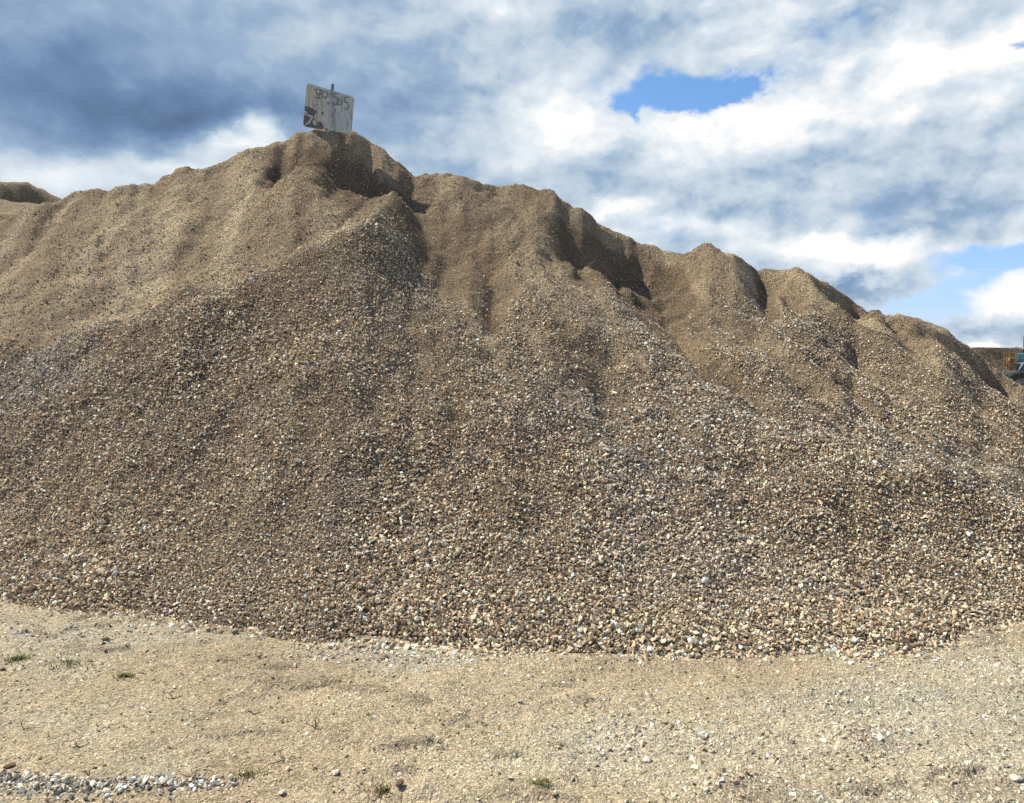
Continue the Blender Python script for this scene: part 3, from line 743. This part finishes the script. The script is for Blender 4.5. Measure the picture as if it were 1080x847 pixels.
# ------------------------------------------------------------------ plants, twigs, clods on the yard
M_grass = flat_mat('grass_blade', (.17, .19, .06), .7, .2, var=.35, vs=40)
M_dry = flat_mat('dry_stem', (.13, .085, .05), .9, .1, var=.35, vs=60)
M_clod = flat_mat('dark_clod', (.15, .10, .065), .95, .1, var=.35, vs=60)
M_rock = flat_mat('pale_rock', (.50, .46, .39), .85, .2, var=.3, vs=45)
def gpoint(px, py):
    x, y = on_ground(px, py); z = float(ground_z(np.array([x]), np.array([y]))[0]); return Vector((x, y, z))
def tuft(px, py, n, h, spread, label, dry=.25):
    p = gpoint(px, py); root = empty('grass_tuft', p)
    tag(root, label, 'grass tuft', 'grass tufts on the yard')
    for nm, mt, cnt in (('blade', M_grass, int(n * (1 - dry))), ('dry_blade', M_dry, int(n * dry))):
        bm = bmesh.new()
        for i in range(cnt):
            an = random.uniform(0, 6.283); r0 = abs(random.gauss(0, spread)); b0 = Vector((r0 * math.cos(an), r0 * .6 * math.sin(an), -.004))
            an2 = random.uniform(0, 6.283); hh = h * random.uniform(.4, 1.2); lean = random.uniform(.3, 1.3) * hh
            sd_ = Vector((math.cos(an2 + 1.57), math.sin(an2 + 1.57), 0)) * random.uniform(.0015, .003)
            prev = None
            for k in range(4):
                q = k / 3; c = b0 + Vector((math.cos(an2) * lean * q * q, math.sin(an2) * lean * q * q, hh * (q - .25 * q * q))); w_ = sd_ * (1 - q * .85)
                cur = (bm.verts.new(c - w_), bm.verts.new(c + w_))
                if prev: bm.faces.new((prev[0], prev[1], cur[1], cur[0]))
                prev = cur
        o = bm_obj(nm, bm, mt, root); o['kind'] = 'stuff'
tuft(22, 698, 260, .035, .06, 'green grass tuft nearest the left edge of the yard', .15)
tuft(70, 703, 150, .026, .09, 'thin half dry grass between the two greener tufts at left', .5)
tuft(131, 713, 170, .034, .026, 'small bright green tuft standing alone right of the grassy strip', .1)
tuft(568, 832, 170, .03, .035, 'small green tuft at the bottom middle of the yard', .25)
tuft(408, 838, 180, .028, .05, 'brownish green tuft beside dark clods at the bottom edge', .55)
tuft(262, 818, 110, .02, .05, 'faint low green grass right of the row of grey gravel', .35)

def twig(px, py, L, rz, up, label, n=3):
    p = gpoint(px, py); bm = bmesh.new()
    def go(p0, d, l, r, dep):
        q = p0
        for k in range(3):
            d2 = (d + Vector((random.gauss(0, .22), random.gauss(0, .22), random.gauss(0, .18)))).normalized(); q2 = q + d2 * l / 3
            bar(bm, q, q2, r * (1 - k * .2), 5, r * (.8 - k * .2)); q = q2
            if dep: go(q, (d2 + Vector((random.gauss(0, .7), random.gauss(0, .7), random.uniform(0, .6)))).normalized(), l * .5, r * .6, dep - 1)
    for i in range(n):
        go(Vector((0, 0, .004)), Vector((math.cos(rz + i * 1.9), .6 * math.sin(rz + i * 1.9), up)).normalized(), L * random.uniform(.6, 1), .0035, 1)
    o = bm_obj('dead_weed', bm, M_dry, None, p); o.scale = (.75, .75, .75); tag(o, label, 'dead weed', 'dead weeds and twigs on the yard')
twig(274, 694, .05, 1.2, .9, 'dry dark weed standing just below the foot of the heap at left')
twig(184, 738, .06, 2.4, .35, 'dry brown weed lying left of centre midway down the yard')
twig(332, 769, .06, 1.8, 1.0, 'upright forked dead weed in the pale sand left of centre')
twig(84, 789, .06, .3, .2, 'thin dark twig lying on bare sand above the grey gravel row')
twig(25, 771, .09, .2, .06, 'flat dry twig at the left edge of the sandy patch', 2)
twig(94, 822, .045, 1.5, 1.6, 'short dark stump of weed upright at the back of the grey gravel row', 2)
twig(204, 824, .06, 1.3, .5, 'dry weed at the right end of the grey gravel row')
twig(300, 803, .08, .4, .15, 'dark flattened weed on sand right of the grey gravel row', 3)
twig(268, 752, .07, .2, .1, 'thin dry twig in sand below the forked tracks left of centre', 2)

def clod(px, py, r, label, mt=None, name='clod', cat='clod', grp='dark clods on the yard', flat=.55):
    p = gpoint(px, py); bm = bmesh.new()
    for k in range(26):
        v = Vector((random.gauss(0, 1), random.gauss(0, 1), random.gauss(0, 1))).normalized() * r * random.uniform(.75, 1.1); v.z *= flat; v.x *= 1.3; bm.verts.new(v)
    bmesh.ops.convex_hull(bm, input=bm.verts[:]); bmesh.ops.delete(bm, geom=[v for v in bm.verts if not v.link_faces], context='VERTS')
    bmesh.ops.bevel(bm, geom=bm.edges[:], offset=r * .06, segments=1, affect='EDGES')
    o = bm_obj(name, bm, mt or M_clod, None, p + Vector((0, 0, r * flat * .5))); o.rotation_euler = (random.uniform(-.2, .2), random.uniform(-.2, .2), random.uniform(0, 3)); tag(o, label, cat, grp)
clod(11, 811, .022, 'dark wedge shaped clod near the left edge above the grey gravel row')
clod(111, 676, .022, 'dark clod below the foot of the heap at left')
clod(87, 672, .013, 'small dark clod left of the larger one under the heap foot')
clod(3, 707, .018, 'dark clod at the left edge beside the grass')
clod(155, 688, .010, 'tiny dark clod under the foot of the heap left of the dry weed')
clod(421, 838, .020, 'dark clod in the brownish tuft at the bottom edge')
clod(437, 771, .008, 'small dark clod in the middle of a line of crusts left of centre')
clod(467, 767, .008, 'small round dark clod at the right end of the line of crusts')
clod(575, 826, .012, 'small dark clod beside the green tuft at the bottom middle')
rk = dict(mt=M_rock, name='rock', cat='rock', grp='larger pale rocks on the yard')
clod(682, 804, .020, 'angular grey rock alone on grey grit right of the bottom centre', **rk)
clod(657, 795, .015, 'pale rock just up left of the angular grey rock', **rk)
clod(548, 742, .013, 'small pale rock lying on bare sand in the middle of the yard', **rk)
clod(899, 717, .012, 'pale rock on sand below the right part of the heap foot', **rk)
clod(1072, 826, .026, 'pinkish pale rock at the right edge near the bottom', **rk)
clod(355, 816, .018, 'white flat rock among grey grit left of the bottom centre', **rk)
clod(298, 836, .016, 'white rock at the bottom edge left of the brownish tuft', **rk)
